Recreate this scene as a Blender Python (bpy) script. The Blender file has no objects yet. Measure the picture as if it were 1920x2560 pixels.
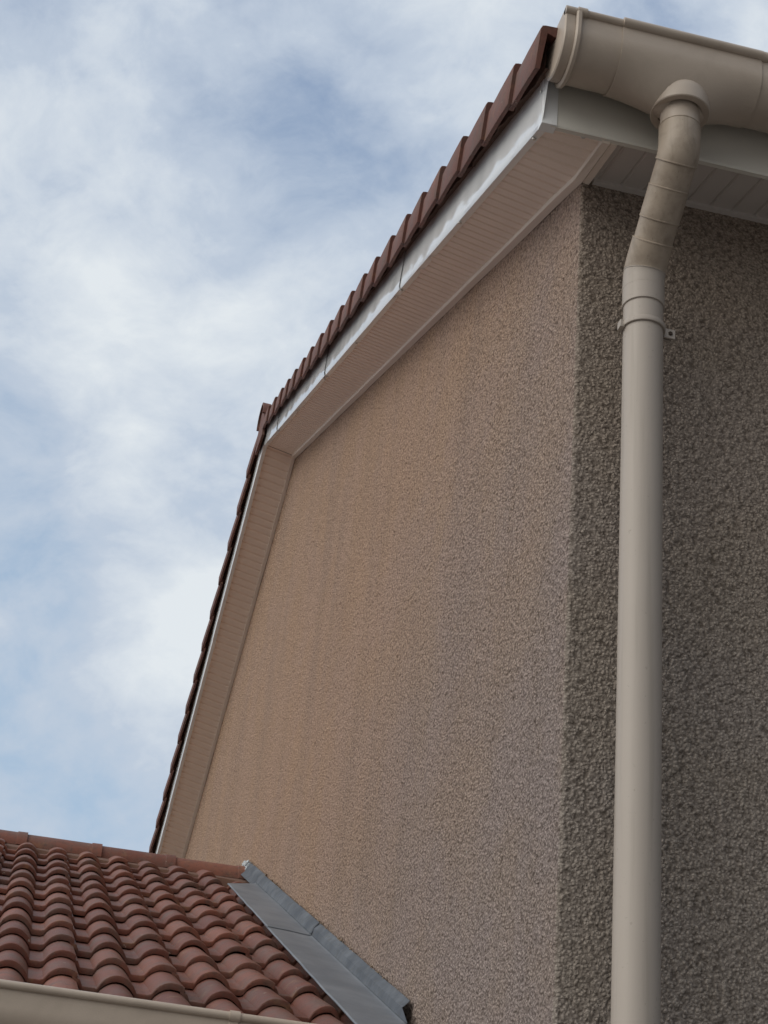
import bpy, math, random
import numpy as np
from mathutils import Vector, Matrix, noise as mn
random.seed(7)
S = bpy.context.scene
COL = S.collection
GZ = 1.6                                   # eye height above the ground
R_ = math.radians

# ---------------------------------------------------------------- camera
cam_d = bpy.data.cameras.new("camera"); cam = bpy.data.objects.new("camera", cam_d); COL.objects.link(cam)
cr = Vector((0.23378526, 0.96884511, 0.08175334)); cu = Vector((0.46834556, -0.18589983, 0.86376715)); cd = Vector((-0.85205451, 0.16364721, 0.49721494))
cam.matrix_world = Matrix(((cr.x, cu.x, -cd.x, 3.50772627), (cr.y, cu.y, -cd.y, -1.12959932), (cr.z, cu.z, -cd.z, GZ), (0, 0, 0, 1)))
cam_d.sensor_fit = 'VERTICAL'; cam_d.sensor_height = 24.0; cam_d.lens = 24.0 * 4395.62 / 2560.0
cam_d.clip_start = 0.05; cam_d.clip_end = 2000
S.camera = cam
S.render.resolution_x = 768; S.render.resolution_y = 1024

# ---------------------------------------------------------------- node helpers
def setin(nt, sock, v):
    if hasattr(v, 'is_output'): nt.links.new(v, sock)
    elif v is not None: sock.default_value = v
def math_(nt, op, a, b=None, c=None, clamp=False):
    n = nt.nodes.new('ShaderNodeMath'); n.operation = op; n.use_clamp = clamp
    setin(nt, n.inputs[0], a)
    if b is not None: setin(nt, n.inputs[1], b)
    if c is not None: setin(nt, n.inputs[2], c)
    return n.outputs[0]
def vmath(nt, op, a, b=None, s=None):
    n = nt.nodes.new('ShaderNodeVectorMath'); n.operation = op
    setin(nt, n.inputs[0], a)
    if b is not None: setin(nt, n.inputs[1], b)
    if s is not None: n.inputs['Scale'].default_value = s
    return n.outputs['Value'] if op in ('DISTANCE', 'DOT_PRODUCT', 'LENGTH') else n.outputs[0]
def noise_(nt, vec, scale, detail=2, rough=.5, dist=0., col=False):
    n = nt.nodes.new('ShaderNodeTexNoise'); setin(nt, n.inputs['Vector'], vec)
    n.inputs['Scale'].default_value = scale; n.inputs['Detail'].default_value = detail
    n.inputs['Roughness'].default_value = rough; n.inputs['Distortion'].default_value = dist
    return n.outputs['Color' if col else 'Fac']
def mixc(nt, f, a, b, mode='MIX'):
    n = nt.nodes.new('ShaderNodeMix'); n.data_type = 'RGBA'; n.blend_type = mode
    setin(nt, n.inputs[0], f); setin(nt, n.inputs[6], a); setin(nt, n.inputs[7], b)
    return n.outputs[2]
def ramp(nt, f, stops, interp='LINEAR'):
    n = nt.nodes.new('ShaderNodeValToRGB'); setin(nt, n.inputs[0], f); e = n.color_ramp
    e.interpolation = interp
    while len(e.elements) < len(stops): e.elements.new(.5)
    for k, (p, c) in enumerate(stops):
        e.elements[k].position = p; e.elements[k].color = c if len(c) == 4 else (*c, 1)
    return n.outputs[0]
def smooth(nt, x, a, b):
    n = nt.nodes.new('ShaderNodeMapRange'); n.interpolation_type = 'SMOOTHSTEP'
    setin(nt, n.inputs[0], x); n.inputs[1].default_value = a; n.inputs[2].default_value = b
    return n.outputs[0]

# ---------------------------------------------------------------- sky
SKY_S = 0.062
SUN_EL, SUN_AZ = 30.0, -68.0               # azimuth of the sun's direction in the xy plane (degrees from +x)
world = bpy.data.worlds.new("World"); S.world = world; world.use_nodes = True
wt = world.node_tree; wt.nodes.clear()
out = wt.nodes.new('ShaderNodeOutputWorld'); bg = wt.nodes.new('ShaderNodeBackground')
bg.inputs['Strength'].default_value = SKY_S
wt.links.new(bg.outputs[0], out.inputs[0])
sky = wt.nodes.new('ShaderNodeTexSky'); sky.sky_type = 'NISHITA'; sky.sun_disc = False
sky.sun_elevation = R_(SUN_EL); sky.sun_rotation = R_(90 - SUN_AZ); sky.air_density = 1.1; sky.dust_density = 1.6; sky.ozone_density = 1.0
D = wt.nodes.new('ShaderNodeTexCoord').outputs['Generated']
def cdir(px, py):
    """direction in the world of a spot of the cloud field"""
    v = cd + cr * ((px * 1.1573 - 960) / 4395.62) - cu * ((py * 1.1573 - 1280) / 4395.62)
    return v.normalized()
warpn = noise_(wt, D, 4.0, 3, .55, col=True)
Dw = vmath(wt, 'ADD', D, vmath(wt, 'SCALE', vmath(wt, 'SUBTRACT', warpn, (.5, .5, .5)), s=.10))
# cloud layer streaks: stretched noise
mp = wt.nodes.new('ShaderNodeMapping'); wt.links.new(Dw, mp.inputs[0]); mp.inputs['Rotation'].default_value = (R_(35), R_(10), R_(-20)); mp.inputs['Scale'].default_value = (1., .85, 1.1)
n1 = noise_(wt, mp.outputs[0], 8.6, 7, .56, .1)
n2 = noise_(wt, mp.outputs[0], 26., 6, .62, .15)
f = math_(wt, 'ADD', math_(wt, 'MULTIPLY', math_(wt, 'SUBTRACT', n1, .5), 2.3), math_(wt, 'MULTIPLY', math_(wt, 'SUBTRACT', n2, .5), 1.0))
f = math_(wt, 'ADD', f, .74)
# (x, y, radius, amount): gaps (-) and banks (+) of the cloud field
blobs = [(110, 70, .045, -.42), (640, 200, .035, -.50), (730, 330, .055, -.55), (470, 330, .05, -.22), (850, 430, .04, -.25), (150, 800, .055, -.36), (60, 1130, .05, -.48),
         (20, 1260, .045, -.42), (120, 1640, .075, -.60), (200, 1760, .06, -.30), (330, 1080, .04, -.18), (1300, 30, .06, -.40), (1440, 60, .05, -.20), (560, 120, .03, -.12),
         (110, 350, .07, .30), (300, 600, .08, .30), (560, 700, .07, .16), (330, 1420, .065, .75), (420, 1160, .05, .30), (560, 820, .05, .30), (900, 130, .05, .22), (250, 1560, .03, .10),
         (260, 930, .06, .18), (1600, 60, .04, .30), (40, 560, .04, .15), (130, 1400, .03, -.15)]
for (bx, by, br, am) in blobs:
    d2 = math_(wt, 'POWER', math_(wt, 'DIVIDE', vmath(wt, 'DISTANCE', Dw, tuple(cdir(bx, by))), br), 2.0)
    f = math_(wt, 'ADD', f, math_(wt, 'MULTIPLY', math_(wt, 'EXPONENT', math_(wt, 'MULTIPLY', d2, -1.0)), am * (.42 if am < 0 else 1.)))
cover = smooth(wt, f, .0, 1.05)
K = 1.0 / SKY_S
def kc(c, g=1.0): return tuple(x * K * g for x in c) + (1,)
bright = ramp(wt, math_(wt, 'ADD', math_(wt, 'MULTIPLY', f, .5), 0.), [(0., (0, 0, 0)), (.44, (.0, .0, .0)), (.76, (1, 1, 1))])
sepx = wt.nodes.new('ShaderNodeSeparateXYZ'); wt.links.new(D, sepx.inputs[0])
cloudc = mixc(wt, bright, kc((.535, .61, .715)), kc((.76, .81, .85)))
gap = mixc(wt, smooth(wt, sepx.outputs[2], .30, .75), kc((.41, .60, .82)), kc((.30, .41, .61)))
gapc = mixc(wt, .25, gap, sky.outputs[0])
skyc = mixc(wt, cover, gapc, cloudc)
# the cloud deck is thinner and brighter on the sun's side, the unseen low sky facing the front wall is darkened to shade it
sdir = Vector((math.cos(R_(SUN_EL)) * math.cos(R_(SUN_AZ)), math.cos(R_(SUN_EL)) * math.sin(R_(SUN_AZ)), math.sin(R_(SUN_EL))))
sd = vmath(wt, 'DOT_PRODUCT', D, tuple(sdir))
dull = math_(wt, 'MULTIPLY', smooth(wt, vmath(wt, 'DOT_PRODUCT', D, (.90, .43, .0)), -.15, .45), math_(wt, 'SUBTRACT', 1., smooth(wt, sepx.outputs[2], .50, .80)))
skyc = mixc(wt, dull, skyc, kc((.085, .092, .105)))
glow = smooth(wt, sd, .35, 1.0)
skyc = mixc(wt, glow, skyc, kc((1.45, 1.40, 1.30)))
low = smooth(wt, sepx.outputs[2], .10, -.02)
skyc = mixc(wt, low, skyc, kc((.12, .115, .11)))
wt.links.new(skyc, bg.inputs['Color'])

sun_d = bpy.data.lights.new("sun", 'SUN'); sun_d.energy = 0.6; sun_d.angle = R_(35); sun_d.color = (1., .95, .88)
sun = bpy.data.objects.new("sun", sun_d); COL.objects.link(sun)
sun.rotation_euler = sdir.to_track_quat('Z', 'Y').to_euler(); sun.location = (0, 0, 20)
vs = S.view_settings; vs.view_transform = 'Standard'; vs.look = 'None'; vs.gamma = 1; vs.use_curve_mapping = False; vs.exposure = 0.0

# ---------------------------------------------------------------- materials
def mat(name):
    m = bpy.data.materials.new(name); m.use_nodes = True
    nt = m.node_tree; b = nt.nodes['Principled BSDF']
    return m, nt, b
def bump(nt, b, h, dist, strength=1.):
    n = nt.nodes.new('ShaderNodeBump'); n.inputs['Distance'].default_value = dist; n.inputs['Strength'].default_value = strength
    nt.links.new(h, n.inputs['Height']); nt.links.new(n.outputs[0], b.inputs['Normal']); return n
def ocoord(nt): return nt.nodes.new('ShaderNodeTexCoord').outputs['Object']
def plain(name, c, rough=.5, var=.08, nscale=6., bumpd=0., bscale=200., spec=.5, dirt=None, dirt_amt=.3):
    m, nt, b = mat(name); o = ocoord(nt)
    n = noise_(nt, o, nscale, 5, .6)
    hi = tuple(min(1, x * (1 + var)) for x in c) + (1,); lo = tuple(x * (1 - var) for x in c) + (1,)
    col = mixc(nt, n, lo, hi)
    if dirt is not None:
        dn = ramp(nt, noise_(nt, o, nscale * 1.7, 6, .7, .4), [(.45, (0, 0, 0)), (.75, (dirt_amt,) * 3)])
        col = mixc(nt, dn, col, (*dirt, 1))
    nt.links.new(col, b.inputs['Base Color'])
    b.inputs['Roughness'].default_value = rough; b.inputs['Specular IOR Level'].default_value = spec
    nt.links.new(math_(nt, 'ADD', rough - .06, math_(nt, 'MULTIPLY', n, .12)), b.inputs['Roughness'])
    if bumpd: bump(nt, b, noise_(nt, o, bscale, 3, .6), bumpd)
    return m

# roughcast render
m, nt, b = mat('roughcast'); STUCCO = m
geo = nt.nodes.new('ShaderNodeNewGeometry'); P = geo.outputs['Position']
wv = vmath(nt, 'ADD', P, vmath(nt, 'SCALE', noise_(nt, P, 60., 2, .5, col=True), s=.006))
def voro(vec, sc, feat='SMOOTH_F1'):
    n = nt.nodes.new('ShaderNodeTexVoronoi'); n.feature = feat; nt.links.new(vec, n.inputs['Vector']); n.inputs['Scale'].default_value = sc
    if feat == 'SMOOTH_F1': n.inputs['Smoothness'].default_value = .35
    return n.outputs['Distance']
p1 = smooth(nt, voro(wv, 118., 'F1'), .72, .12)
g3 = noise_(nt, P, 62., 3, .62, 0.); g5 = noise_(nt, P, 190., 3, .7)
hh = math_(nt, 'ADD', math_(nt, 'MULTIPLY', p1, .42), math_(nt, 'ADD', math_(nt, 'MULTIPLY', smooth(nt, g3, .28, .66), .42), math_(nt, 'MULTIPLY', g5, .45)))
sp = nt.nodes.new('ShaderNodeSeparateXYZ'); nt.links.new(P, sp.inputs[0])
big = noise_(nt, P, 1.1, 4, .55)
big2 = noise_(nt, P, 2.3, 4, .6, .3)
base = mixc(nt, smooth(nt, big2, .38, .62), (.325, .243, .200, 1), (.318, .250, .238, 1))
# light's colour cast painted in: ochre up the gable's back, greyer towards the corner
wu = math_(nt, 'SUBTRACT', math_(nt, 'MULTIPLY', sp.outputs[0], .8), math_(nt, 'MULTIPLY', math_(nt, 'SUBTRACT', sp.outputs[2], 4.6), 1.3))
wx = smooth(nt, math_(nt, 'ADD', wu, math_(nt, 'MULTIPLY', math_(nt, 'SUBTRACT', big, .5), 2.5)), -3.2, 2.6)
base = mixc(nt, wx, mixc(nt, .6, base, (.53, .355, .240, 1)), mixc(nt, .45, base, (.320, .300, .295, 1)))
streak = nt.nodes.new('ShaderNodeMapping'); nt.links.new(P, streak.inputs[0]); streak.inputs['Scale'].default_value = (2.1, 2.1, .42)
base = mixc(nt, math_(nt, 'MULTIPLY', smooth(nt, noise_(nt, streak.outputs[0], 1.6, 5, .55, .3), .42, .70), .20), base, (.215, .180, .165, 1))
base = mixc(nt, math_(nt, 'MULTIPLY', smooth(nt, sp.outputs[0], -.012, -.004), .50), base, (.275, .258, .225, 1))  # front wall's shade put into the colour: flat grey-beige mixed past the corner
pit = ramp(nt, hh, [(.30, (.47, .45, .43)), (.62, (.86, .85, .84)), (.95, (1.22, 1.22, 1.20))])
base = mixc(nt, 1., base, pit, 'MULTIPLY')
speck = ramp(nt, voro(P, 34., 'F1'), [(.0, (.5, .5, .5)), (.10, (.0, .0, .0))])
base = mixc(nt, speck, base, (.12, .075, .055, 1))
chips = ramp(nt, voro(P, 7., 'F1'), [(.0, (.8, .8, .8)), (.022, (.8, .8, .8)), (.03, (0, 0, 0))])
base = mixc(nt, chips, base, (.55, .52, .48, 1))
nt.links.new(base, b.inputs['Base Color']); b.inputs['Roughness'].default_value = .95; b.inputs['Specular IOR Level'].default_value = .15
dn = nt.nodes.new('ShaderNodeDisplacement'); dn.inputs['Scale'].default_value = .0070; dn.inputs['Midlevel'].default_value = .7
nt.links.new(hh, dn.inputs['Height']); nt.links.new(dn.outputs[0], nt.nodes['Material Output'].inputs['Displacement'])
m.displacement_method = 'BOTH'

# clay roof tile (per-tile tint comes from a mesh attribute)
def tile_mat(name, c1, c2, rough=.62):
    m, nt, b = mat(name)
    at = nt.nodes.new('ShaderNodeAttribute'); at.attribute_name = 'tint'
    geo = nt.nodes.new('ShaderNodeNewGeometry'); P = geo.outputs['Position']
    col = mixc(nt, at.outputs['Fac'], c1, c2)
    n = noise_(nt, P, 9., 6, .65)
    col = mixc(nt, math_(nt, 'MULTIPLY', smooth(nt, n, .42, .68), .65), col, (.13, .09, .075, 1))
    n3 = noise_(nt, P, 60., 4, .7)
    col = mixc(nt, math_(nt, 'MULTIPLY', smooth(nt, n3, .52, .70), .55), col, (.07, .045, .036, 1))
    n4 = noise_(nt, P, 26., 5, .7)
    col = mixc(nt, math_(nt, 'MULTIPLY', smooth(nt, n4, .50, .72), .5), col, (.085, .06, .05, 1))
    och = noise_(nt, P, 17., 3, .6)
    col = mixc(nt, math_(nt, 'MULTIPLY', smooth(nt, och, .58, .72), .30), col, (.30, .17, .085, 1))
    lich = ramp(nt, noise_(nt, P, 38., 2, .5), [(.755, (0, 0, 0)), (.775, (.75, .75, .75))])
    col = mixc(nt, lich, col, (.42, .38, .33, 1))
    nt.links.new(col, b.inputs['Base Color'])
    b.inputs['Roughness'].default_value = rough; b.inputs['Specular IOR Level'].default_value = .4
    bump(nt, b, math_(nt, 'ADD', noise_(nt, P, 240., 3, .6), math_(nt, 'MULTIPLY', n3, .6)), .0012, .8)
    return m
TILE = tile_mat('clay_tile', (.140, .046, .032, 1), (.235, .090, .060, 1))
VERGE = tile_mat('clay_verge_tile', (.155, .064, .050, 1), (.190, .085, .067, 1), .7)
MORTAR = plain('roof_mortar', (.16, .105, .08), .95, .35, 25., .004, 120.)
BATTEN = plain('dark_batten', (.06, .045, .035), .9, .4, 12., .004, 60.)
def streaky(m_, c, amt):
    nt = m_.node_tree; b = nt.nodes['Principled BSDF']; old = b.inputs['Base Color'].links[0].from_socket
    P = nt.nodes.new('ShaderNodeNewGeometry').outputs['Position']
    mp_ = nt.nodes.new('ShaderNodeMapping'); nt.links.new(P, mp_.inputs[0]); mp_.inputs['Scale'].default_value = (38., 38., 1.3)
    k = math_(nt, 'MULTIPLY', smooth(nt, noise_(nt, mp_.outputs[0], 1., 4, .6), .50, .72), amt)
    k2 = math_(nt, 'MULTIPLY', smooth(nt, noise_(nt, P, 90., 3, .6), .66, .72), amt * 1.3)
    nt.links.new(mixc(nt, math_(nt, 'MAXIMUM', k, k2), old, (*c, 1)), b.inputs['Base Color'])
UPVC = plain('beige_pvc', (.49, .42, .355), .42, .06, 3., .0003, 300., .5, (.20, .16, .12), .28)
PIPE = plain('downpipe_pvc', (.43, .385, .345), .45, .03, 2.2, .0002, 300., .45, (.30, .27, .23), .12)
PIPE2 = plain('grimy_pvc', (.43, .36, .29), .45, .12, 7., .0002, 300., .5, (.16, .12, .09), .55)
streaky(PIPE, (.27, .24, .20), .34); streaky(PIPE2, (.20, .16, .12), .40)
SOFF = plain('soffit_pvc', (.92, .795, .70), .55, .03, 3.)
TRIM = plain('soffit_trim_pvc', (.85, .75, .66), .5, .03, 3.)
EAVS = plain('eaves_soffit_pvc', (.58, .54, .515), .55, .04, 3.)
SCREW = plain('zinc_screw', (.60, .59, .56), .35, .1, 80.); SCREW.node_tree.nodes['Principled BSDF'].inputs['Metallic'].default_value = .3
SEAL = plain('sealant', (.52, .58, .62), .6, .1, 40., .003, 60.)
GROUND = plain('ground_gravel', (.20, .182, .166), .95, .25, 3., .01, 40.)
# lacquered sheet cladding of the barge boards: glossy, slightly wavy
m, nt, b = mat('lacquered_sheet'); CLAD = m
geo = nt.nodes.new('ShaderNodeNewGeometry'); P = geo.outputs['Position']
c = mixc(nt, noise_(nt, P, 2.2, 3), (.82, .85, .88, 1), (.87, .89, .90, 1))
c = mixc(nt, ramp(nt, noise_(nt, P, 26., 5, .7), [(.60, (0, 0, 0)), (.80, (.35, .35, .35))]), c, (.40, .39, .36, 1))
nt.links.new(c, b.inputs['Base Color']); b.inputs['Roughness'].default_value = .08; b.inputs['Specular IOR Level'].default_value = .55
mpn = nt.nodes.new('ShaderNodeMapping'); nt.links.new(P, mpn.inputs[0]); mpn.inputs['Scale'].default_value = (1., .6, 1.)
bump(nt, b, noise_(nt, mpn.outputs[0], 4.0, 1, .4), .010, 1.)
m, nt, b = mat('eaves_fascia'); FASC = m
geo = nt.nodes.new('ShaderNodeNewGeometry'); P = geo.outputs['Position']
c = mixc(nt, noise_(nt, P, 3., 4), (.68, .665, .61, 1), (.75, .735, .68, 1))
nt.links.new(c, b.inputs['Base Color']); b.inputs['Roughness'].default_value = .38
bump(nt, b, noise_(nt, P, 6., 2, .5), .006, .6)
# zinc
m, nt, b = mat('weathered_zinc'); ZINC = m
geo = nt.nodes.new('ShaderNodeNewGeometry'); P = geo.outputs['Position']
c = mixc(nt, smooth(nt, noise_(nt, P, 4., 6, .65), .35, .7), (.160, .180, .210, 1), (.220, .242, .275, 1))
c = mixc(nt, ramp(nt, noise_(nt, P, 22., 6, .7), [(.55, (0, 0, 0)), (.8, (.5, .5, .5))]), c, (.24, .245, .24, 1))
nt.links.new(c, b.inputs['Base Color']); b.inputs['Roughness'].default_value = .6; b.inputs['Metallic'].default_value = .25
bump(nt, b, noise_(nt, P, 8., 3, .5), .006, .5)

# darker zinc tone for the upstand, streaked with grime
m, nt, b = mat('dark_zinc'); ZINC2 = m
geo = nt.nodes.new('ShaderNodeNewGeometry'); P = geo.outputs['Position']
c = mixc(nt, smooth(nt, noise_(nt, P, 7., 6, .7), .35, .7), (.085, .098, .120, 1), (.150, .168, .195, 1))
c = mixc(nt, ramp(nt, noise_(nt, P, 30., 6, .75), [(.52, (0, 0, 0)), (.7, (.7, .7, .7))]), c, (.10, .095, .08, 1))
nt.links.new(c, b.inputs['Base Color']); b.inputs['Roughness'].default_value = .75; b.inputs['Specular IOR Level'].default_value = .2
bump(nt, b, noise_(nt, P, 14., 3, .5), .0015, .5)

# ---------------------------------------------------------------- mesh helpers
class MB:
    def __init__(s): s.v = []; s.f = []; s.sm = []; s.tint = []
    def add(s, vs, fs, smooth_=False, tint=None):
        o = len(s.v); s.v += [tuple(p) for p in vs]
        for q in fs: s.f.append(tuple(i + o for i in q)); s.sm.append(smooth_); s.tint.append(.5 if tint is None else tint)
    def box(s, x0, x1, y0, y1, z0, z1, **k):
        s.hexa([(x0, y0, z0), (x1, y0, z0), (x1, y1, z0), (x0, y1, z0)], [(x0, y0, z1), (x1, y0, z1), (x1, y1, z1), (x0, y1, z1)], **k)
    def hexa(s, b, t, **k):
        s.add(list(b) + list(t), [(0, 3, 2, 1), (4, 5, 6, 7), (0, 1, 5, 4), (1, 2, 6, 5), (2, 3, 7, 6), (3, 0, 4, 7)], **k)
    def grid(s, rows, smooth_=True, closed=False, tint=None):
        """rows: list of equally long point lists"""
        n = len(rows[0]); vs = [p for r in rows for p in r]; fs = []
        for i in range(len(rows) - 1):
            for j in range(n if closed else n - 1):
                a = i * n + j; b2 = i * n + (j + 1) % n
                fs.append((a, b2, b2 + n, a + n))
        s.add(vs, fs, smooth_, tint)
    def build(s, name, m, parent=None, bevel=0., label=None, sharp=35.):
        me = bpy.data.meshes.new(name)
        off = Vector(parent_world(parent)) if parent is not None else Vector((0, 0, 0))
        me.from_pydata([(x - off.x, y - off.y, z + GZ - off.z) for x, y, z in s.v], [], s.f); me.update()
        me.polygons.foreach_set('use_smooth', s.sm)
        at = me.attributes.new('tint', 'FLOAT', 'FACE'); at.data.foreach_set('value', s.tint)
        me.materials.append(m)
        import bmesh
        bm = bmesh.new(); bm.from_mesh(me)
        bmesh.ops.remove_doubles(bm, verts=bm.verts, dist=1e-5)
        bmesh.ops.recalc_face_normals(bm, faces=bm.faces); bm.to_mesh(me); bm.free()
        if any(s.sm):
            try: me.set_sharp_from_angle(angle=R_(sharp))
            except Exception: pass
        o = bpy.data.objects.new(name, me); COL.objects.link(o)
        if parent is not None: o.parent = parent
        if bevel:
            md = o.modifiers.new('bevel', 'BEVEL'); md.width = bevel; md.segments = 2; md.limit_method = 'ANGLE'; md.angle_limit = R_(50)
        if label: o['label'] = label
        return o
def parent_world(p):
    v = Vector((0, 0, 0))
    while p is not None: v += p.location; p = p.parent
    return v
def thing(name, label, cat, loc, group=None):
    o = bpy.data.objects.new(name, None); COL.objects.link(o); o.location = (loc[0], loc[1], loc[2] + GZ)
    o.empty_display_size = .2; o['label'] = label; o['category'] = cat
    if group: o['group'] = group
    return o

# ---------------------------------------------------------------- key dimensions of the house
EH, OH, ZB, PI_ = 0.24457159, 0.18958569, 3.12205147, 0.39436784
XA = -5.28036215; T = math.tan(PI_); CP, SP = math.cos(PI_), math.sin(PI_)
DZ = -.0405
Y1 = 8.0                                        # the house runs on to the right
XB = 2 * XA
def zrake(x): return ZB + (EH - x) * T if x >= XA else ZB + (EH - XA) * T - (XA - x) * T
def dzx(x): return DZ * min(1., max(0., (EH - x) / EH))
def sn(s, n, y):                                # near slope: distance up the rake, height square to it
    return (EH - s * CP - n * SP * -1 * -1 if False else EH - s * CP + n * SP, y, ZB + s * SP + n * CP)
def fsn(s, n, y):                               # far slope, s measured up from the far eave
    x, _, z = sn(s, n, y); return (2 * XA - x, y, z)
SA = (EH - XA) / CP

# ground
g = MB(); g.add([(-400, -400, -1.6), (400, -400, -1.6), (400, 400, -1.6), (-400, 400, -1.6)], [(0, 1, 2, 3)])
go = g.build('ground', GROUND); go['kind'] = 'structure'

house = thing('house', 'tall house with sandy roughcast walls under a red tiled gable roof', 'house', (XA, 4, -1.6))

# ---- walls: one sheet wrapping the corner (top follows the soffit)
def wall_sheet():
    path = []                                   # (x, y, nx, ny, ztop)
    xs = [XB]
    st = .35
    x = XB
    while x < -5: x += .30; xs.append(x)
    while x < -1.3: x += .035; xs.append(x)
    while x < -.03: x += .0075; xs.append(min(x, -.011))
    xs = [q for q in xs if q < -.011] + [XA]
    xs = sorted(set(round(q, 5) for q in xs))
    for x in xs: path.append((x, 0., zrake(x) + dzx(x) + .03))
    for k in range(0, 7):
        a = R_(90) * k / 6; path.append((-.011 + .011 * math.sin(a), .011 - .011 * math.cos(a), zrake(0) + DZ + .03))
    y = .011
    while y < .85: y += .0075; path.append((0., y, zrake(0) + DZ + .03))
    while y < Y1: y += .3; path.append((0., min(y, Y1), zrake(0) + DZ + .03))
    zt = list(np.linspace(0, 1, 1))
    low = [-1.6, -.8, 0., .35]
    rows = []
    nfine = 360
    for (x, y, zt) in path:
        col = [(x, y, z) for z in low] + [(x, y, .55 + (zt - .55) * k / nfine) for k in range(nfine + 1)]
        rows.append(col)
    return rows
w = MB(); rows = wall_sheet(); w.grid(rows)
w.grid([[(XB, 0, -1.6), (XB, 0, zrake(XB))], [(XB, Y1, -1.6), (XB, Y1, zrake(XB))]], False)
wl = w.build('wall', STUCCO, house)

# ---- soffits
GS = .0563                                        # groove spacing on the boards
def groove_n(u, sp, wd=.007, dp=.004):          # depth of a V groove pattern at u
    q = (u / sp) % 1.0; d = min(q, 1 - q) * sp
    return dp * max(0., 1 - d / wd)
def soffit_gable(far=False):
    b = MB(); s0, s1 = (.012, SA) if not far else (SA - 5.99, SA)
    ss = []
    k = math.ceil((s0 + .001) / GS)
    ss.append(s0)
    while k * GS < s1 - .008:
        c = k * GS; ss += [c - .0075, c - .001, c + .001, c + .0075]; k += 1
    ss.append(s1)
    rows = []
    for i, s in enumerate(ss):
        d = groove_n(s, GS, .0075, .0105) if 0 < i < len(ss) - 1 else 0
        fn = fsn if far else sn
        x0, _, z0 = fn(s, .006 + d, 0)
        xx = 2 * XA - x0 if far else x0
        dd = dzx(xx)
        row = []
        for t in (0, .5, 1): row.append((x0, -OH + .004 + t * (OH - .006), z0 + dd * t))
        rows.append(row)
    b.grid(rows, False)
    return b
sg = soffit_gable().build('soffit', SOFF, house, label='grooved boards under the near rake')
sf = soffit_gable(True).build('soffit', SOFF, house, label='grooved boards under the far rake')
# eaves soffit (boards run up the slope, grooves every 64 mm)
b = MB(); ys = [.0]; k = 0
while .107 + .0642 * k < 6.:
    c = .043 + .0642 * k; ys += [c - .005, c - .001, c + .001, c + .005]; k += 1
ys.append(6.2); rws = []
for i, y in enumerate(ys):
    j = (i - 1) % 4; d = .005 if (0 < i < len(ys) - 1 and j in (1, 2)) else 0.
    row = []
    for t in (0., 1.):
        x = EH - .002 - t * (EH - .0); row.append((x, y + .0, ZB + (EH - x) * T + (DZ) * t + .006 + d))
    rws.append(row)
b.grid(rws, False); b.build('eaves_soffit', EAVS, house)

# trims: along the wall head, along the far rake, the corner joint strip on the eaves soffit
def strip_along(fn, s0, s1, ya, yb, n0, n1, mbs, ext=None, seg=24, dzf=None, wob=.0):
    rws = []
    for i in range(seg + 1):
        s = s0 + (s1 - s0) * i / seg
        pts = []
        for (y, n) in ((ya, n0), (ya, n1), (yb, n1), (yb, n0)):
            x, _, z = fn(s, n, 0); xx = 2 * XA - x if fn is fsn else x
            w_ = wob * mn.noise(Vector((s * 3.1, y * 5, n * 9)))
            pts.append((x, y + w_, z + (dzf(xx) * (y + OH) / OH if dzf else 0) + w_ * .5))
        rws.append(pts)
    mbs.grid(rws, False, closed=True)
    n = len(rws[0]); 
    mbs.add(rws[0], [(0, 1, 2, 3)]); mbs.add(rws[-1], [(3, 2, 1, 0)])
b = MB(); strip_along(sn, .012, SA - .004, -.022, -.001, -.009, .012, b, dzf=dzx, wob=.003); b.build('wall_trim', TRIM, house)
b = MB(); strip_along(fsn, .3, SA - .004, -.020, -.001, -.007, .012, b, dzf=dzx, wob=.002); b.build('wall_trim', TRIM, house)
b = MB(); strip_along(sn, .018, .262, .002, .020, -.006, .012, b, seg=6, dzf=lambda x: dzx(x)); b.build('corner_trim', TRIM, house)
b = MB(); b.box(-.002, .014, .03, 6., zrake(0) + DZ - .006, zrake(0) + DZ + .010); b.build('wall_trim', EAVS, house)

# ---- barge boards: lacquered sheet sections, each lapped over the next, with a folded return under
NB = .150
def barge(fn, s0, s1, off, name_label=None, dents=()):
    b = MB(); seg = max(6, int((s1 - s0) / .02)); rows = []
    for i in range(seg + 1):
        s = s0 + (s1 - s0) * i / seg
        wv = .0016 * mn.noise(Vector((s * 5.3, 1.7, 0))) + .0005 * mn.noise(Vector((s * 15., 4.7, 0)))
        dt = sum(.007 * math.exp(-((s - c) / .030) ** 2) for c in dents)
        y0 = -OH - off
        rows.append([fn(s, NB, y0 + wv * .5), fn(s, NB * .6, y0 - wv), fn(s, .03, y0 + wv), fn(s, .006, y0), fn(s, -.001 - off * .5 + wv * .4, y0 + .004),
                     fn(s, -.001 - off * .5 + dt, y0 + .024 + wv), fn(s, .008, y0 + .0255 + wv), fn(s, .012, y0 + .0245 + wv)])
    b.grid(rows, True)
    return b.build('bargeboard_section', CLAD, house, sharp=30)
# joints at s of the three seams
seams = [(EH + 1.492) / CP, (EH + 3.119) / CP, (EH + 4.706) / CP]
barge(sn, 0.0, seams[0] + .02, .0, dents=(1.42, 1.60))
barge(sn, seams[0], seams[1] + .02, .0035, dents=(1.86, 2.02))
barge(sn, seams[1], seams[2] + .02, .0070, dents=(3.7,))
barge(sn, seams[2], SA, .0105)
for k, (a, c) in enumerate(((4.4, SA), (2.8, 4.43), (1.2, 2.83), (-.0, 1.23))):
    barge(fsn, a, c, .0105 - .002 * k)
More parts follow.
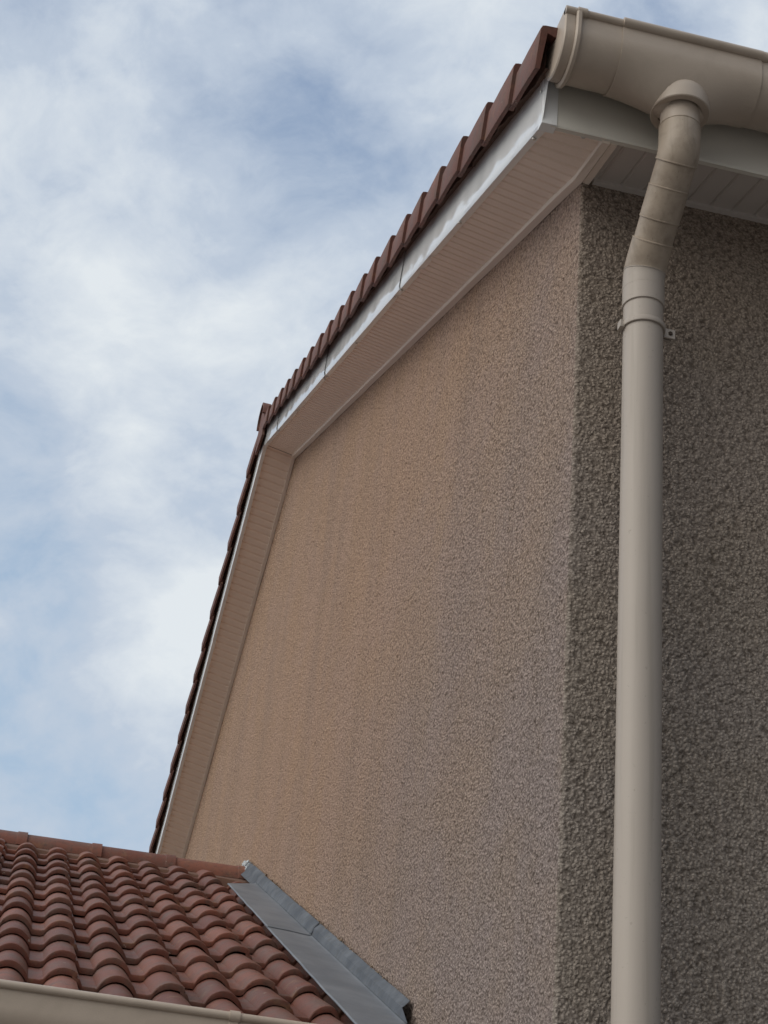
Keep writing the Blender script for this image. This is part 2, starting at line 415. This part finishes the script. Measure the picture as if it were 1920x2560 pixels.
# dark backing and mortar between board and tiles
def bed(fn, s0, s1, nb, nt_):
    b = MB(); rows = []
    seg = int((s1 - s0) / .03)
    for i in range(seg + 1):
        s = s0 + (s1 - s0) * i / seg; r = lambda q: .010 * mn.noise(Vector((s * 14, q, 3.1)))
        rows.append([fn(s, nb, -OH + .012), fn(s, nb + r(0) - .002, -OH - .014 + r(1)), fn(s, (nb + nt_) / 2 + r(2), -OH - .020 + r(3)), fn(s, nt_, -OH - .024)])
    b.grid(rows, True); return b.build('verge_mortar', MORTAR, house)
bed(sn, -.02, SA, NB - .012, .20); bed(fsn, 0., SA, NB - .03, .17)

# ---- eaves fascia and its corner piece
b = MB(); b.box(EH - .018, EH, -OH + .040, Y1, ZB, ZB + .25); b.build('fascia', FASC, house, bevel=.0015)
b = MB()
b.hexa([(EH - .03, -OH - .0015, ZB - .001), (EH + .0025, -OH - .0015, ZB - .001), (EH + .0025, -OH + .040, ZB - .001), (EH - .03, -OH + .040, ZB - .001)],
       [(EH - .03, -OH - .0015, ZB + .16), (EH + .0025, -OH - .0015, ZB + .16), (EH + .0025, -OH + .040, ZB + .21), (EH - .03, -OH + .040, ZB + .21)])
b.build('fascia_corner', CLAD, house, bevel=.001)
b = MB(); strip_along(sn, .001, .026, -OH + .024, Y1, -.003, .004, b, seg=1, dzf=None); b.build('fascia_return', FASC, house)

# ---- screws along the returns
def disc(b, c, ax, r, h, seg=12):
    ax = Vector(ax).normalized(); u = ax.orthogonal().normalized(); v = ax.cross(u); c = Vector(c)
    r0 = [c + (u * math.cos(2 * math.pi * k / seg) + v * math.sin(2 * math.pi * k / seg)) * r for k in range(seg)]
    r1 = [p + ax * h * .6 for p in r0]; r2 = [c + (p - c) * .6 + ax * h for p in r0]
    b.grid([r0, r1, r2], True, closed=True); b.add(r2, [tuple(range(seg))], True)
nrm = Vector((-SP, 0, -CP))
for (x, y) in ((.139, -.178), (-.640, -.182), (-1.501, -.180), (-2.399, -.180), (-3.187, -.180), (-4.054, -.180), (-4.85, -.180), (.224, -.071), (.224, .52)):
    b = MB(); disc(b, (x, y, zrake(x) - .003 / CP), nrm, .0062, .005); b.build('screw', SCREW, house)
b = MB(); disc(b, (.236, -OH - .004, 3.235), (0, -1, 0), .004, .003); b.build('screw', SCREW, house)

# ---- verge tiles
roof = MB()
def wave(u):                                     # two-wave clay tile, u in metres across, period .1451
    q = (u / .1451) % 1.0
    # crest over 0.10-0.80 of the period, narrow flat pan between
    if q < .72:
        t = q / .72; return .040 * math.sin(math.pi * t) ** .62
    return 0.
def tile_field(b, y_hi, y_lo, eave, gauge, nrows, fn, jitter=1., u_step=13, wph=-.009):
    """clay tiles: every tile its own curved sheet with a lip, lapped over the course below"""
    W = .2902
    ncol = int(round((y_hi - y_lo) / W))
    for r in range(nrows):
        for c in range(ncol):
            yr = y_hi - c * W                  # right-hand side (towards +y) of the tile
            tn = random.random(); js = random.uniform(-.004, .004) * jitter; jn = random.uniform(-.0015, .0015) * jitter; tl = random.uniform(-.002, .002) * jitter
            us = []
            n = 2 * u_step + 3
            for i in range(n + 1):
                us.append(-.012 + (W + .012) * i / n)
            s_lo, s_hi = eave + r * gauge + js, eave + (r + 1) * gauge + .05
            rows = []
            def pt(s, u, dn_):
                y = yr - W + u
                lift = .0035 * max(0., min(1., (u - W + .030) / .03)) if u > W - .05 else 0.
                lift -= .006 if u < 0.0 else 0.
                f_ = (s - s_lo) / (s_hi - s_lo)
                return fn(s, .022 * (1 - f_) - .004 * f_ + wave(u + wph) + lift * 1.5 + dn_ + jn + tl * (u / W - .5), y)
            prof = [(s_hi, 0.), ((s_hi + s_lo) / 2, .0), (s_lo + .008, 0.), (s_lo + .002, -.0015), (s_lo, -.006), (s_lo + .001, -.0185), (s_lo + .03, -.0195)]
            for (s, dn_) in prof: rows.append([pt(s, u, dn_) for u in us])
            b.grid(rows, True, tint=tn)
            # right-hand edge closing face
            e = [[rows[k][-1] for k in range(5)], [tuple(Vector(rows[k][-1]) - Vector((0, -.002, .014))) for k in range(5)]]
            b.grid(e, False, tint=tn * .7)
# main roof surfaces
b = MB(); tile_field(b, -.150 + .2902 * 28, -.150, -.030, .2975, 20, lambda s, n, y: sn(s, .165 - .004 * s + n, y), u_step=5)
roof_main = b.build('roof', TILE, house)
b = MB(); tile_field(b, -.150 + .2902 * 28, -.150, -.045, .2975, 20, lambda s, n, y: fsn(s, .125 + n, y), u_step=4)
b.build('far_roof', TILE, house)
b = MB(); b.hexa([sn(.14, .10, -.17), sn(.14, .10, Y1), sn(SA - .05, .10, Y1), sn(SA - .05, .10, -.17)], [sn(.14, .13, -.17), sn(.14, .13, Y1), sn(SA - .05, .13, Y1), sn(SA - .05, .13, -.17)])
b.hexa([fsn(.02, .08, -.17), fsn(.02, .08, Y1), fsn(SA - .05, .08, Y1), fsn(SA - .05, .08, -.17)], [fsn(.02, .11, -.17), fsn(.02, .11, Y1), fsn(SA - .05, .11, Y1), fsn(SA - .05, .11, -.17)])
b.build('roof_deck', BATTEN, house)

def verge_tile(fn, s0, s1, nt0, nt1, nb0, nb1, par, rnd):
    """L-shaped verge tile: outer flap and top plate, lower end standing proud of its neighbour"""
    b = MB(); tn = rnd.random()
    def sec(s, nt_, nb_, o):
        y0 = -.232 - o
        return [fn(s, nb_, y0 + .013), fn(s, nb_, y0 + .001), fn(s, nb_ + .003, y0), fn(s, nt_ - .010, y0), fn(s, nt_ - .002, y0 + .004), fn(s, nt_, y0 + .012),
                fn(s, nt_ + .002, y0 + .06), fn(s, nt_ - .012, y0 + .09), fn(s, nt_ - .030, y0 + .10), fn(s, nt_ - .032, y0 + .06), fn(s, nt_ - .018, y0 + .018)]
    L = s1 - s0
    skew = rnd.uniform(-.004, .004); jb = rnd.uniform(-.003, .003)
    secs = [sec(s0, nt0 - .001, nb0 + jb, .0075), sec(s0 + .002, nt0, nb0 + jb, .0085), sec(s0 + L * .5, (nt0 + nt1) / 2, (nb0 + nb1) / 2 + jb, .004), sec(s1 + .035, nt1 - .003, nb1 - .002 + jb, -.004)]
    b.grid(secs, True, closed=True, tint=tn)
    n = len(secs[0]); b.add(secs[0], [tuple(range(n))], tint=tn * .6); b.add(secs[-1], [tuple(range(n))[::-1]], tint=tn)
    return b.build('verge_tile', VERGE, par, sharp=40)
rv = random.Random(3)
jo = [-.041, .227, .533, .837, 1.137, 1.423, 1.690, 1.973, 2.281, 2.546, 2.841, 3.105, 3.397, 3.673, 3.977, 4.246, 4.538, 4.81, 5.072, 5.35, 5.63, 5.90]
def ntop(s): return .238 - .0108 * s
def nbot(s): return .122 - .0068 * s
for a, c in zip(jo[:-1], jo[1:]):
    verge_tile(sn, a, c, ntop(a), ntop(c) - .021, nbot(a), nbot(c) - .004, roof_main, rv)
s = SA - .04; k = 0
while s > .0:
    verge_tile(fsn, s - .292, s, .178, .158, .092, .086, roof_main, rv); s -= .292
# ridge of the main roof
def cap_tile(b, x, y0, y1, z, r0, r1, th=.014, drop=.02, tint=.5, seg=14, squash=.85):
    rows = []
    for (y, r) in ((y0, r0), (y0 + (y1 - y0) * .5, (r0 + r1) / 2), (y1 + (.05 if y0 > y1 else -.05), r1 - .002), (y1 + (.048 if y0 > y1 else -.048), r1 + .004), (y1, r1 + .006)):
        o = [(x - r, y, z - drop)]
        for k in range(seg + 1):
            a = math.pi - math.pi * k / seg; o.append((x + r * math.cos(a), y, z + r * squash * math.sin(a)))
        o.append((x + r, y, z - drop))
        ri = r - th
        o.append((x + ri, y, z - drop))
        for k in range(seg + 1):
            a = math.pi * k / seg; o.append((x + ri * math.cos(a), y, z + (r * squash - th) * math.sin(a)))
        o.append((x - ri, y, z - drop)); rows.append(o)
    b.grid(rows, True, closed=True, tint=tint)
    n = len(rows[0]); h = n // 2
    for rr in (rows[0], rows[-1]):
        for k in range(h - 1): b.add([rr[k], rr[k + 1], rr[n - 2 - k], rr[n - 1 - k]], [(0, 1, 2, 3)], tint=tint)
y = -.240; k = 0
zr = ZB + SA * SP + .235
while y < 7.6:
    b = MB(); cap_tile(b, XA, y + .42, y, zr - .06, .095, .104, tint=random.random())
    if k == 0:                                  # closed end piece of the first ridge tile
        pts = [(XA + .099 * math.cos(math.pi * q / 12), y + .012, zr - .06 + .099 * .85 * math.sin(math.pi * q / 12)) for q in range(13)]
        pts = [(XA + .12, y + .012, zr - .24)] + pts + [(XA - .12, y + .012, zr - .24)]
        p2 = [(a_, b_ + .014, c_) for a_, b_, c_ in pts]; n = len(pts)
        b.add(pts + p2, [tuple(range(n)), tuple(range(2 * n - 1, n - 1, -1))] + [(q, (q + 1) % n, n + (q + 1) % n, n + q) for q in range(n)], tint=.3)
    b.build('ridge_tile', VERGE, roof_main); y += .37; k += 1

# ---------------------------------------------------------------- rain gutter of the house
GX, GC, GR = .352, 3.277, .083
gutter = thing('rain_gutter', 'large beige half round gutter along the high eaves of the house', 'gutter', (GX, 0, GC))
def gsec(y, r, deep=0., th=.003, topf=.052, topb=.004, seg=26, cxo=0.):
    o = [(GX - r, y, GC + topb)]
    inn = [(GX - r + th, y, GC + topb)]
    for k in range(seg + 1):
        a = math.pi + math.pi * k / seg
        dd = deep * max(0, -math.sin(a)) ** 2.2
        o.append((GX + r * math.cos(a), y, GC + r * math.sin(a) - dd)); inn.append((GX + (r - th) * math.cos(a), y, GC + (r - th) * math.sin(a) - dd))
    o.append((GX + r, y, GC + topf)); inn.append((GX + r - th, y, GC + topf))
    return o + inn[::-1]
def tube(b, pts, r, seg=14, caps=True, tint=.5):
    rows = []; pts = [Vector(p) for p in pts]; rr = r if isinstance(r, (list, tuple)) else [r] * len(pts)
    u = None
    for i, p in enumerate(pts):
        d = (pts[min(i + 1, len(pts) - 1)] - pts[max(i - 1, 0)]).normalized()
        if u is None: u = d.orthogonal().normalized()
        else: u = (u - d * u.dot(d)).normalized()
        v = d.cross(u); rows.append([p + (u * math.cos(2 * math.pi * k / seg) + v * math.sin(2 * math.pi * k / seg)) * rr[i] for k in range(seg)])
    b.grid(rows, True, closed=True, tint=tint)
    if caps: b.add(rows[0], [tuple(range(seg))[::-1]], tint=tint); b.add(rows[-1], [tuple(range(seg))], tint=tint)
def loft_gutter(name, y0, y1, r, bead, m=UPVC, deepf=None, n=2, par=None, label=None):
    b = MB(); rows = []
    for i in range(n + 1):
        y = y0 + (y1 - y0) * i / n; rows.append(gsec(y, r, deepf(y) if deepf else 0.))
    b.grid(rows, True, closed=True); q = len(rows[0])
    for rr in (rows[0], rows[-1]):
        for k in range(q // 2 - 1): b.add([rr[k], rr[k + 1], rr[q - 2 - k], rr[q - 1 - k]], [(0, 1, 2, 3)])
    tube(b, [(GX + r + .001, y0, GC + .054), (GX + r + .001, y1, GC + .054)], bead)
    return b.build(name, m, par or gutter, label=label)
OY = .141                                         # outlet position along the gutter
loft_gutter('gutter_channel', -.185, -.042, GR, .0105)
loft_gutter('gutter_channel', .325, Y1, GR, .0105)
def dp(y):
    t = (y + .062) / (.141 + .062) if y < .141 else (.315 - y) / (.315 - .141)
    t = max(0., min(1., t)); return .056 * t * t * (3 - 2 * t) if t < 1 else .056
outlet = loft_gutter('outlet_piece', -.045, .330, GR + .0035, .0135, deepf=dp, n=40)
# outlet neck
b = MB(); rows = []
prof = [(.0560, 3.152), (.0735, 3.150), (.0755, 3.1525), (.0757, 3.182), (.0735, 3.198), (.068, 3.212), (.0560, 3.222), (.0560, 3.152)]
for (r, z) in prof: rows.append([(GX + r * math.cos(2 * math.pi * k / 40), OY + r * math.sin(2 * math.pi * k / 40), z) for k in range(40)])
b.grid(rows, True, closed=True); b.build('outlet_neck', UPVC, outlet)
# end cap: solid half-round plate with rim
b = MB(); r = GR - .001
def capring(y, r, top=.062):
    return [(GX - r, y, GC + top)] + [(GX + r * math.cos(math.pi + math.pi * k / 26), y, GC + r * math.sin(math.pi + math.pi * k / 26)) for k in range(27)] + [(GX + r + .004, y, GC + top)]
a0, a1, a2, a3 = capring(-.170, r), capring(-.1935, r), capring(-.197, r - .004), capring(-.197, r - .007)
b.grid([a0, a1, a2], True, closed=False); n = len(a2); b.add(a2, [tuple(range(n))]); b.add(a0, [tuple(range(n))[::-1]])
b.add([a0[0], a0[-1], a2[-1], a2[0]], [(0, 1, 2, 3)])
tube(b, [(GX + r, -.197, GC + .054), (GX + r, -.168, GC + .054)], .0125)
b.build('end_cap', UPVC, gutter, bevel=0.)
# seal strap standing off the channel beside the cap
b = MB(); rows = []
for (y, dr) in ((-.170, .0), (-.170, .006), (-.166, .0105), (-.158, .0105), (-.154, .006), (-.154, .0)):
    rows.append(capring(y, GR + .001 + dr, .048))
b.grid(rows, True); tube(b, [(GX + GR + .002, -.166, GC + .054), (GX + GR + .002, -.142, GC + .054)], .0135)
b.build('seal_strap', UPVC, gutter)
b = MB(); tube(b, [(GX + GR + .002, .318, GC + .054), (GX + GR + .002, .345, GC + .054)], .0145); 
b.build('rim_clip', UPVC, gutter)

# ---------------------------------------------------------------- downpipe
PX, PY = .131, .131
dpipe = thing('downpipe', 'beige round downpipe with two elbows dropping from the gutter outlet', 'downpipe', (PX, PY, -1.6))
def arc(p, q, c, n=10):                           # smooth bend through control point
    p, q, c = Vector(p), Vector(q), Vector(c)
    return [(p * (1 - t) ** 2 + c * 2 * t * (1 - t) + q * t * t) for t in [i / n for i in range(n + 1)]]
A = Vector((GX, OY, 3.16)); B = Vector((GX, OY - .001, 3.028)); C_ = Vector((PX, PY, 2.808)); 
dv = (C_ - B).normalized()
b1 = arc(B + Vector((0, 0, .042)), B + dv * .024, B)
b2 = arc(C_ - dv * .040, C_ + Vector((0, 0, -.040)), C_)
def pipe_part(name, pts, r, m=PIPE, lip=True, par=dpipe, lab=None):
    b = MB(); pts = [Vector(p) for p in pts]
    tube(b, pts, r, 40)
    if lip:
        for e, o in ((pts[0], pts[1]), (pts[-1], pts[-2])):
            d = (o - e).normalized(); tube(b, [e - d * .0005, e + d * .001, e + d * .0035, e + d * .0045], [r - .001, r + .0011, r + .0011, r - .0005], 40, caps=True)
    return b.build(name, m, par, label=lab)
pipe_part('outlet_spigot', [A + Vector((0, 0, .01)), A + Vector((0, 0, -.07))], .0500, UPVC, False)
pipe_part('elbow', [A + Vector((0, 0, -.056))] + b1 + [B + dv * .030], .0528, PIPE2)
pipe_part('pipe_section', [B + dv * .02, B + dv * .10], .0503, PIPE2, False)
pipe_part('coupling', [B + dv * .091, B + dv * .176], .0516, PIPE2)
pipe_part('pipe_section', [B + dv * .17, C_ - dv * .065], .0500, PIPE2, False)
pipe_part('elbow', [C_ - dv * .084] + b2[:6], .0530, PIPE2)
pipe_part('elbow', b2[5:] + [C_ + Vector((0, 0, -.115))], .0530, PIPE)
pipe_part('socket_ring', [C_ + Vector((0, 0, -.050)), C_ + Vector((0, 0, -.062))], .0533, PIPE, False)
pipe_part('pipe_section', [C_ + Vector((0, 0, -.10)), Vector((PX - .002, PY, -1.55))], .0500, PIPE, False)
# clamp: two half bands with ears, screw lug on the right
b = MB(); rows = []; zc = 2.622
for (r, z) in ((.0502, zc), (.0555, zc), (.0560, zc + .003), (.0560, zc + .013), (.0550, zc + .015), (.0502, zc + .015), (.0502, zc)):
    rows.append([(PX + r * math.cos(2 * math.pi * k / 40), PY + r * math.sin(2 * math.pi * k / 40), z) for k in range(40)])
b.grid(rows, True, closed=True)
b.box(PX - .012, PX + .010, PY - .0635, PY - .050, zc - .003, zc + .018)
b.box(PX - .10, PX - .045, PY - .008, PY + .008, zc + .002, zc + .020)
cl = b.build('pipe_clamp', PIPE, dpipe, bevel=.0012)
b = MB(); b.box(PX - .002, PX + .004, PY + .054, PY + .084, zc - .004, zc + .024); b.box(PX - .016, PX - .008, PY + .052, PY + .078, zc - .004, zc + .022); b.build('clamp_lug', PIPE, cl, bevel=.001)
b = MB(); disc(b, (PX + .004, PY + .071, zc + .010), (1, 0, 0), .006, .004, 6); tube(b, [(PX - .02, PY + .071, zc + .010), (PX + .004, PY + .071, zc + .010)], .0025, 8); b.build('clamp_bolt', BATTEN, cl)

# ---------------------------------------------------------------- lower wing: tiled roof against the gable
annex = thing('side_wing', 'low side wing with a red wavy clay tile roof abutting the gable wall', 'building', (-3, -3, -1.6))
XR, XE = -5.09, -.965
GAU = .3095 / CP
def lsn(s, n, y):                                 # s up the slope from the eave lips, n square to it; n = 0 at the pans
    return (XE - s * CP + n * SP, y, 2.78 - T * (XE + 5.09) - .030 / CP + s * SP + n * CP)
b = MB(); tile_field(b, -.054, -4.6, .0, GAU, 13, lambda s, n, y: lsn(s, n - .006 - .028 * max(0., min(1., (y + .225) / .04)), y), u_step=14, wph=.0885)
aroof = b.build('roof', TILE, annex)
b = MB(); b.hexa([lsn(.01, -.06, -4.8), lsn(.01, -.06, -.03), lsn(4.43, -.06, -.03), lsn(4.43, -.06, -4.8)], [lsn(.01, -.028, -4.8), lsn(.01, -.028, -.03), lsn(4.43, -.028, -.03), lsn(4.43, -.028, -4.8)])
b.hexa([(2 * XR - x, y, z - .05) for x, y, z in (lsn(.01, -.05, -4.8), lsn(.01, -.05, -.03), lsn(4.43, -.05, -.03), lsn(4.43, -.05, -4.8))], [(2 * XR - x, y, z - .05) for x, y, z in (lsn(.01, .0, -4.8), lsn(.01, .0, -.03), lsn(4.43, .0, -.03), lsn(4.43, .0, -4.8))])
b.build('roof_deck', MORTAR, annex)
# mortar fillet under the ridge tiles
b = MB(); rows = []
for i in range(120):
    y = -4.6 + 4.585 * i / 119; r = lambda q: .004 * mn.noise(Vector((y * 9, q, 0)))
    base_z = 2.78 - T * (-4.80 + 5.09)
    rows.append([(-5.06, y, 2.74), (-4.98, y, 2.715 + r(1)), (-4.93 + r(4), y, 2.700 + r(2)), (-4.74 + r(5) * 2, y, base_z - .030 + r(3)), (-4.72, y, base_z - .085)])
b.grid(rows, True); b.build('ridge_mortar', plain('ridge_mortar', (.15, .082, .058), .9, .2, 8., .002, 100.), aroof)
ye = -.016; k = 0
while ye > -4.5:
    b = MB(); cap_tile(b, XR + .0, ye - .43, ye, 2.722, .128, .137, drop=.012, tint=random.random(), squash=.62, seg=18)
    b.build('ridge_tile', TILE, aroof); ye = ye - .3665; k += 1
# wing walls
b = MB(); b.box(-8.6, -1.30, -4.7, -.035, -1.6, .86)
b.add([(-8.6, -4.7, .86), (-1.3, -4.7, .86), (XR, -4.7, 2.6), (-8.6, -.04, .86), (-1.3, -.04, .86), (XR, -.04, 2.6)], [(0, 1, 2), (5, 4, 3)])
b.build('wall', plain('wing_render', (.33, .27, .22), .95, .1, 5., .004, 120.), annex)
b = MB(); b.box(-1.13, -1.112, -4.8, -.04, .86, 1.03); b.box(-1.30, -1.13, -4.8, -.04, .862, .874); b.build('fascia', FASC, annex)
# zinc flashing: two lapped lengths along the wall
def flash(x0, x1, off, skew, up_end):
    b = MB(); c_ = MB(); rows = []; rows2 = []; n = 60
    for i in range(n + 1):
        t = i / n; w_ = .0022 * mn.noise(Vector((t * 7 + off * 400, 2, 1)))
        def p(y, h):
            # x runs downhill; outer edge starts lower than the fold at the top end
            x = x0 + (x1 - x0) * t + skew * (1 - t) ** 8 * max(0, (-y - .04) / .16) if up_end else x0 + (x1 - x0) * t + t ** 8 * ((.10 + .22 * max(0, (-y - .04) / .16)) if h < .045 else 0)
            return (x, y, 2.78 - T * (x + 5.09) + h + off)
        rows.append([p(-.2065, .0245 + w_), p(-.2065, .027 + w_ * 2), p(-.202, .030 + w_ * 2), p(-.12, .026 - w_), p(-.050, .020), p(-.041, .0225), p(-.038, .0245)])
        rows2.append([p(-.039 - off, .024), p(-.0365 - off, .027), p(-.031, .050), p(-.012 - off, .069 + w_), p(-.0105 - off, .072 + w_)])
    b.grid(rows, True); c_.grid(rows2, True)
    return b, c_
fls = []
for args in ((-4.47, -2.80, .0030, .30, 1), (-2.88, -1.26, .0, .30, 0)):
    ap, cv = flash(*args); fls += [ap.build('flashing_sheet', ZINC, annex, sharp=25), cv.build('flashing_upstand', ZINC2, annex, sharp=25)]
for o in fls:
    md = o.modifiers.new('thick', 'SOLIDIFY'); md.thickness = .0014; md.offset = -1
b = MB(); rows = []
for i in range(20):
    x = -5.06 + .66 * i / 19; z = 2.78 - T * (x + 5.09)
    rows.append([(x, -.055, z + .010), (x, -.034, z + .030), (x, -.028, z + .055), (x, -.010, z + .078)])
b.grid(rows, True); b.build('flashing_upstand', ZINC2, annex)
# sealant dabs at the ridge end
b = MB(); rs = random.Random(5)
import bmesh
def blob(b, c, r, sq=(1, 1, 1), seed=0):
    bm = bmesh.new(); bmesh.ops.create_icosphere(bm, subdivisions=3, radius=1)
    vs_ = []
    for v in bm.verts:
        k = 1 + .45 * mn.noise(v.co * 1.9 + Vector((seed, 0, 0))) + .2 * mn.noise(v.co * 5 + Vector((0, seed, 0)))
        vs_.append((c[0] + v.co.x * r * sq[0] * k, c[1] + v.co.y * r * sq[1] * k, c[2] + v.co.z * r * sq[2] * k))
    fs_ = [tuple(q.index for q in f.verts) for f in bm.faces]; bm.free(); b.add(vs_, fs_, True)
blob(b, (-5.06, -.018, 2.815), .026, (1.4, .8, 1.0), 1); blob(b, (-4.98, -.016, 2.775), .024, (1.8, .7, 1.), 5)
b.build('sealant_bead', SEAL, annex)

b = MB(); rs = random.Random(9)
for k in range(48):
    x = -5.02 + 3.72 * rs.random(); z = 2.78 - T * (x + 5.09) + .073 + rs.uniform(-.004, .007)
    blob(b, (x, -.010, z), rs.uniform(.0025, .006), (rs.uniform(1, 2.2), .8, .9), k)
cb = b.build('mortar_crumbs', plain('crumbs', (.26, .20, .15), .95, .4, 60.), annex); cb['kind'] = 'stuff'

# gutter of the wing
lg = thing('rain_gutter', 'low beige gutter running under the eaves of the tiled side wing', 'gutter', (-.90, -2, .96))
RX, RZ, RR = -.862, 1.052, .075
gxc = RX - RR
def lowsec(y, r, th=.003):
    o = [(gxc - r, y, RZ - .0)] + [(gxc + r * math.cos(math.pi + math.pi * k / 22), y, RZ - .052 + r * math.sin(math.pi + math.pi * k / 22)) for k in range(23)] + [(gxc + r, y, RZ)]
    i_ = [(gxc - r + th, y, RZ)] + [(gxc + (r - th) * math.cos(math.pi + math.pi * k / 22), y, RZ - .052 + (r - th) * math.sin(math.pi + math.pi * k / 22)) for k in range(23)] + [(gxc + r - th, y, RZ)]
    return o + i_[::-1]
def low_ch(y0, y1, r, bead, name):
    b = MB(); rows = [lowsec(y0, r), lowsec(y1, r)]; b.grid(rows, True, closed=True); q = len(rows[0])
    for rr in rows:
        for k in range(q // 2 - 1): b.add([rr[k], rr[k + 1], rr[q - 2 - k], rr[q - 1 - k]], [(0, 1, 2, 3)])
    tube(b, [(gxc + r + .001, y0, RZ), (gxc + r + .001, y1, RZ)], bead)
    return b.build(name, UPVC, lg)
low_ch(-4.8, -.03, RR, .0105, 'gutter_channel')
yj = -.545
b = MB(); rows = []
for (y, dr) in ((yj - .013, .0005), (yj - .011, .004), (yj + .011, .004), (yj + .013, .0005)):
    rows.append([(gxc + (RR + dr) * math.cos(a_), y, RZ - .052 + (RR + dr) * math.sin(a_)) for a_ in [math.pi + math.pi * k / 22 for k in range(23)]] + [(gxc + RR + dr, y, RZ)])
b.grid(rows, True); tube(b, [(gxc + RR + .001, yj - .013, RZ), (gxc + RR + .001, yj + .013, RZ)], .0142)
b.build('gutter_bracket', UPVC, lg)
b = MB(); e0 = lowsec(-.03, RR + .002)[:25]; b.add(e0 + [(x, y + .004, z) for x, y, z in e0], [tuple(range(25)), tuple(range(49, 24, -1))] + [(k, (k + 1) % 25, 25 + (k + 1) % 25, 25 + k) for k in range(25)]); b.build('end_cap', UPVC, lg)
S.cycles.use_denoising = True
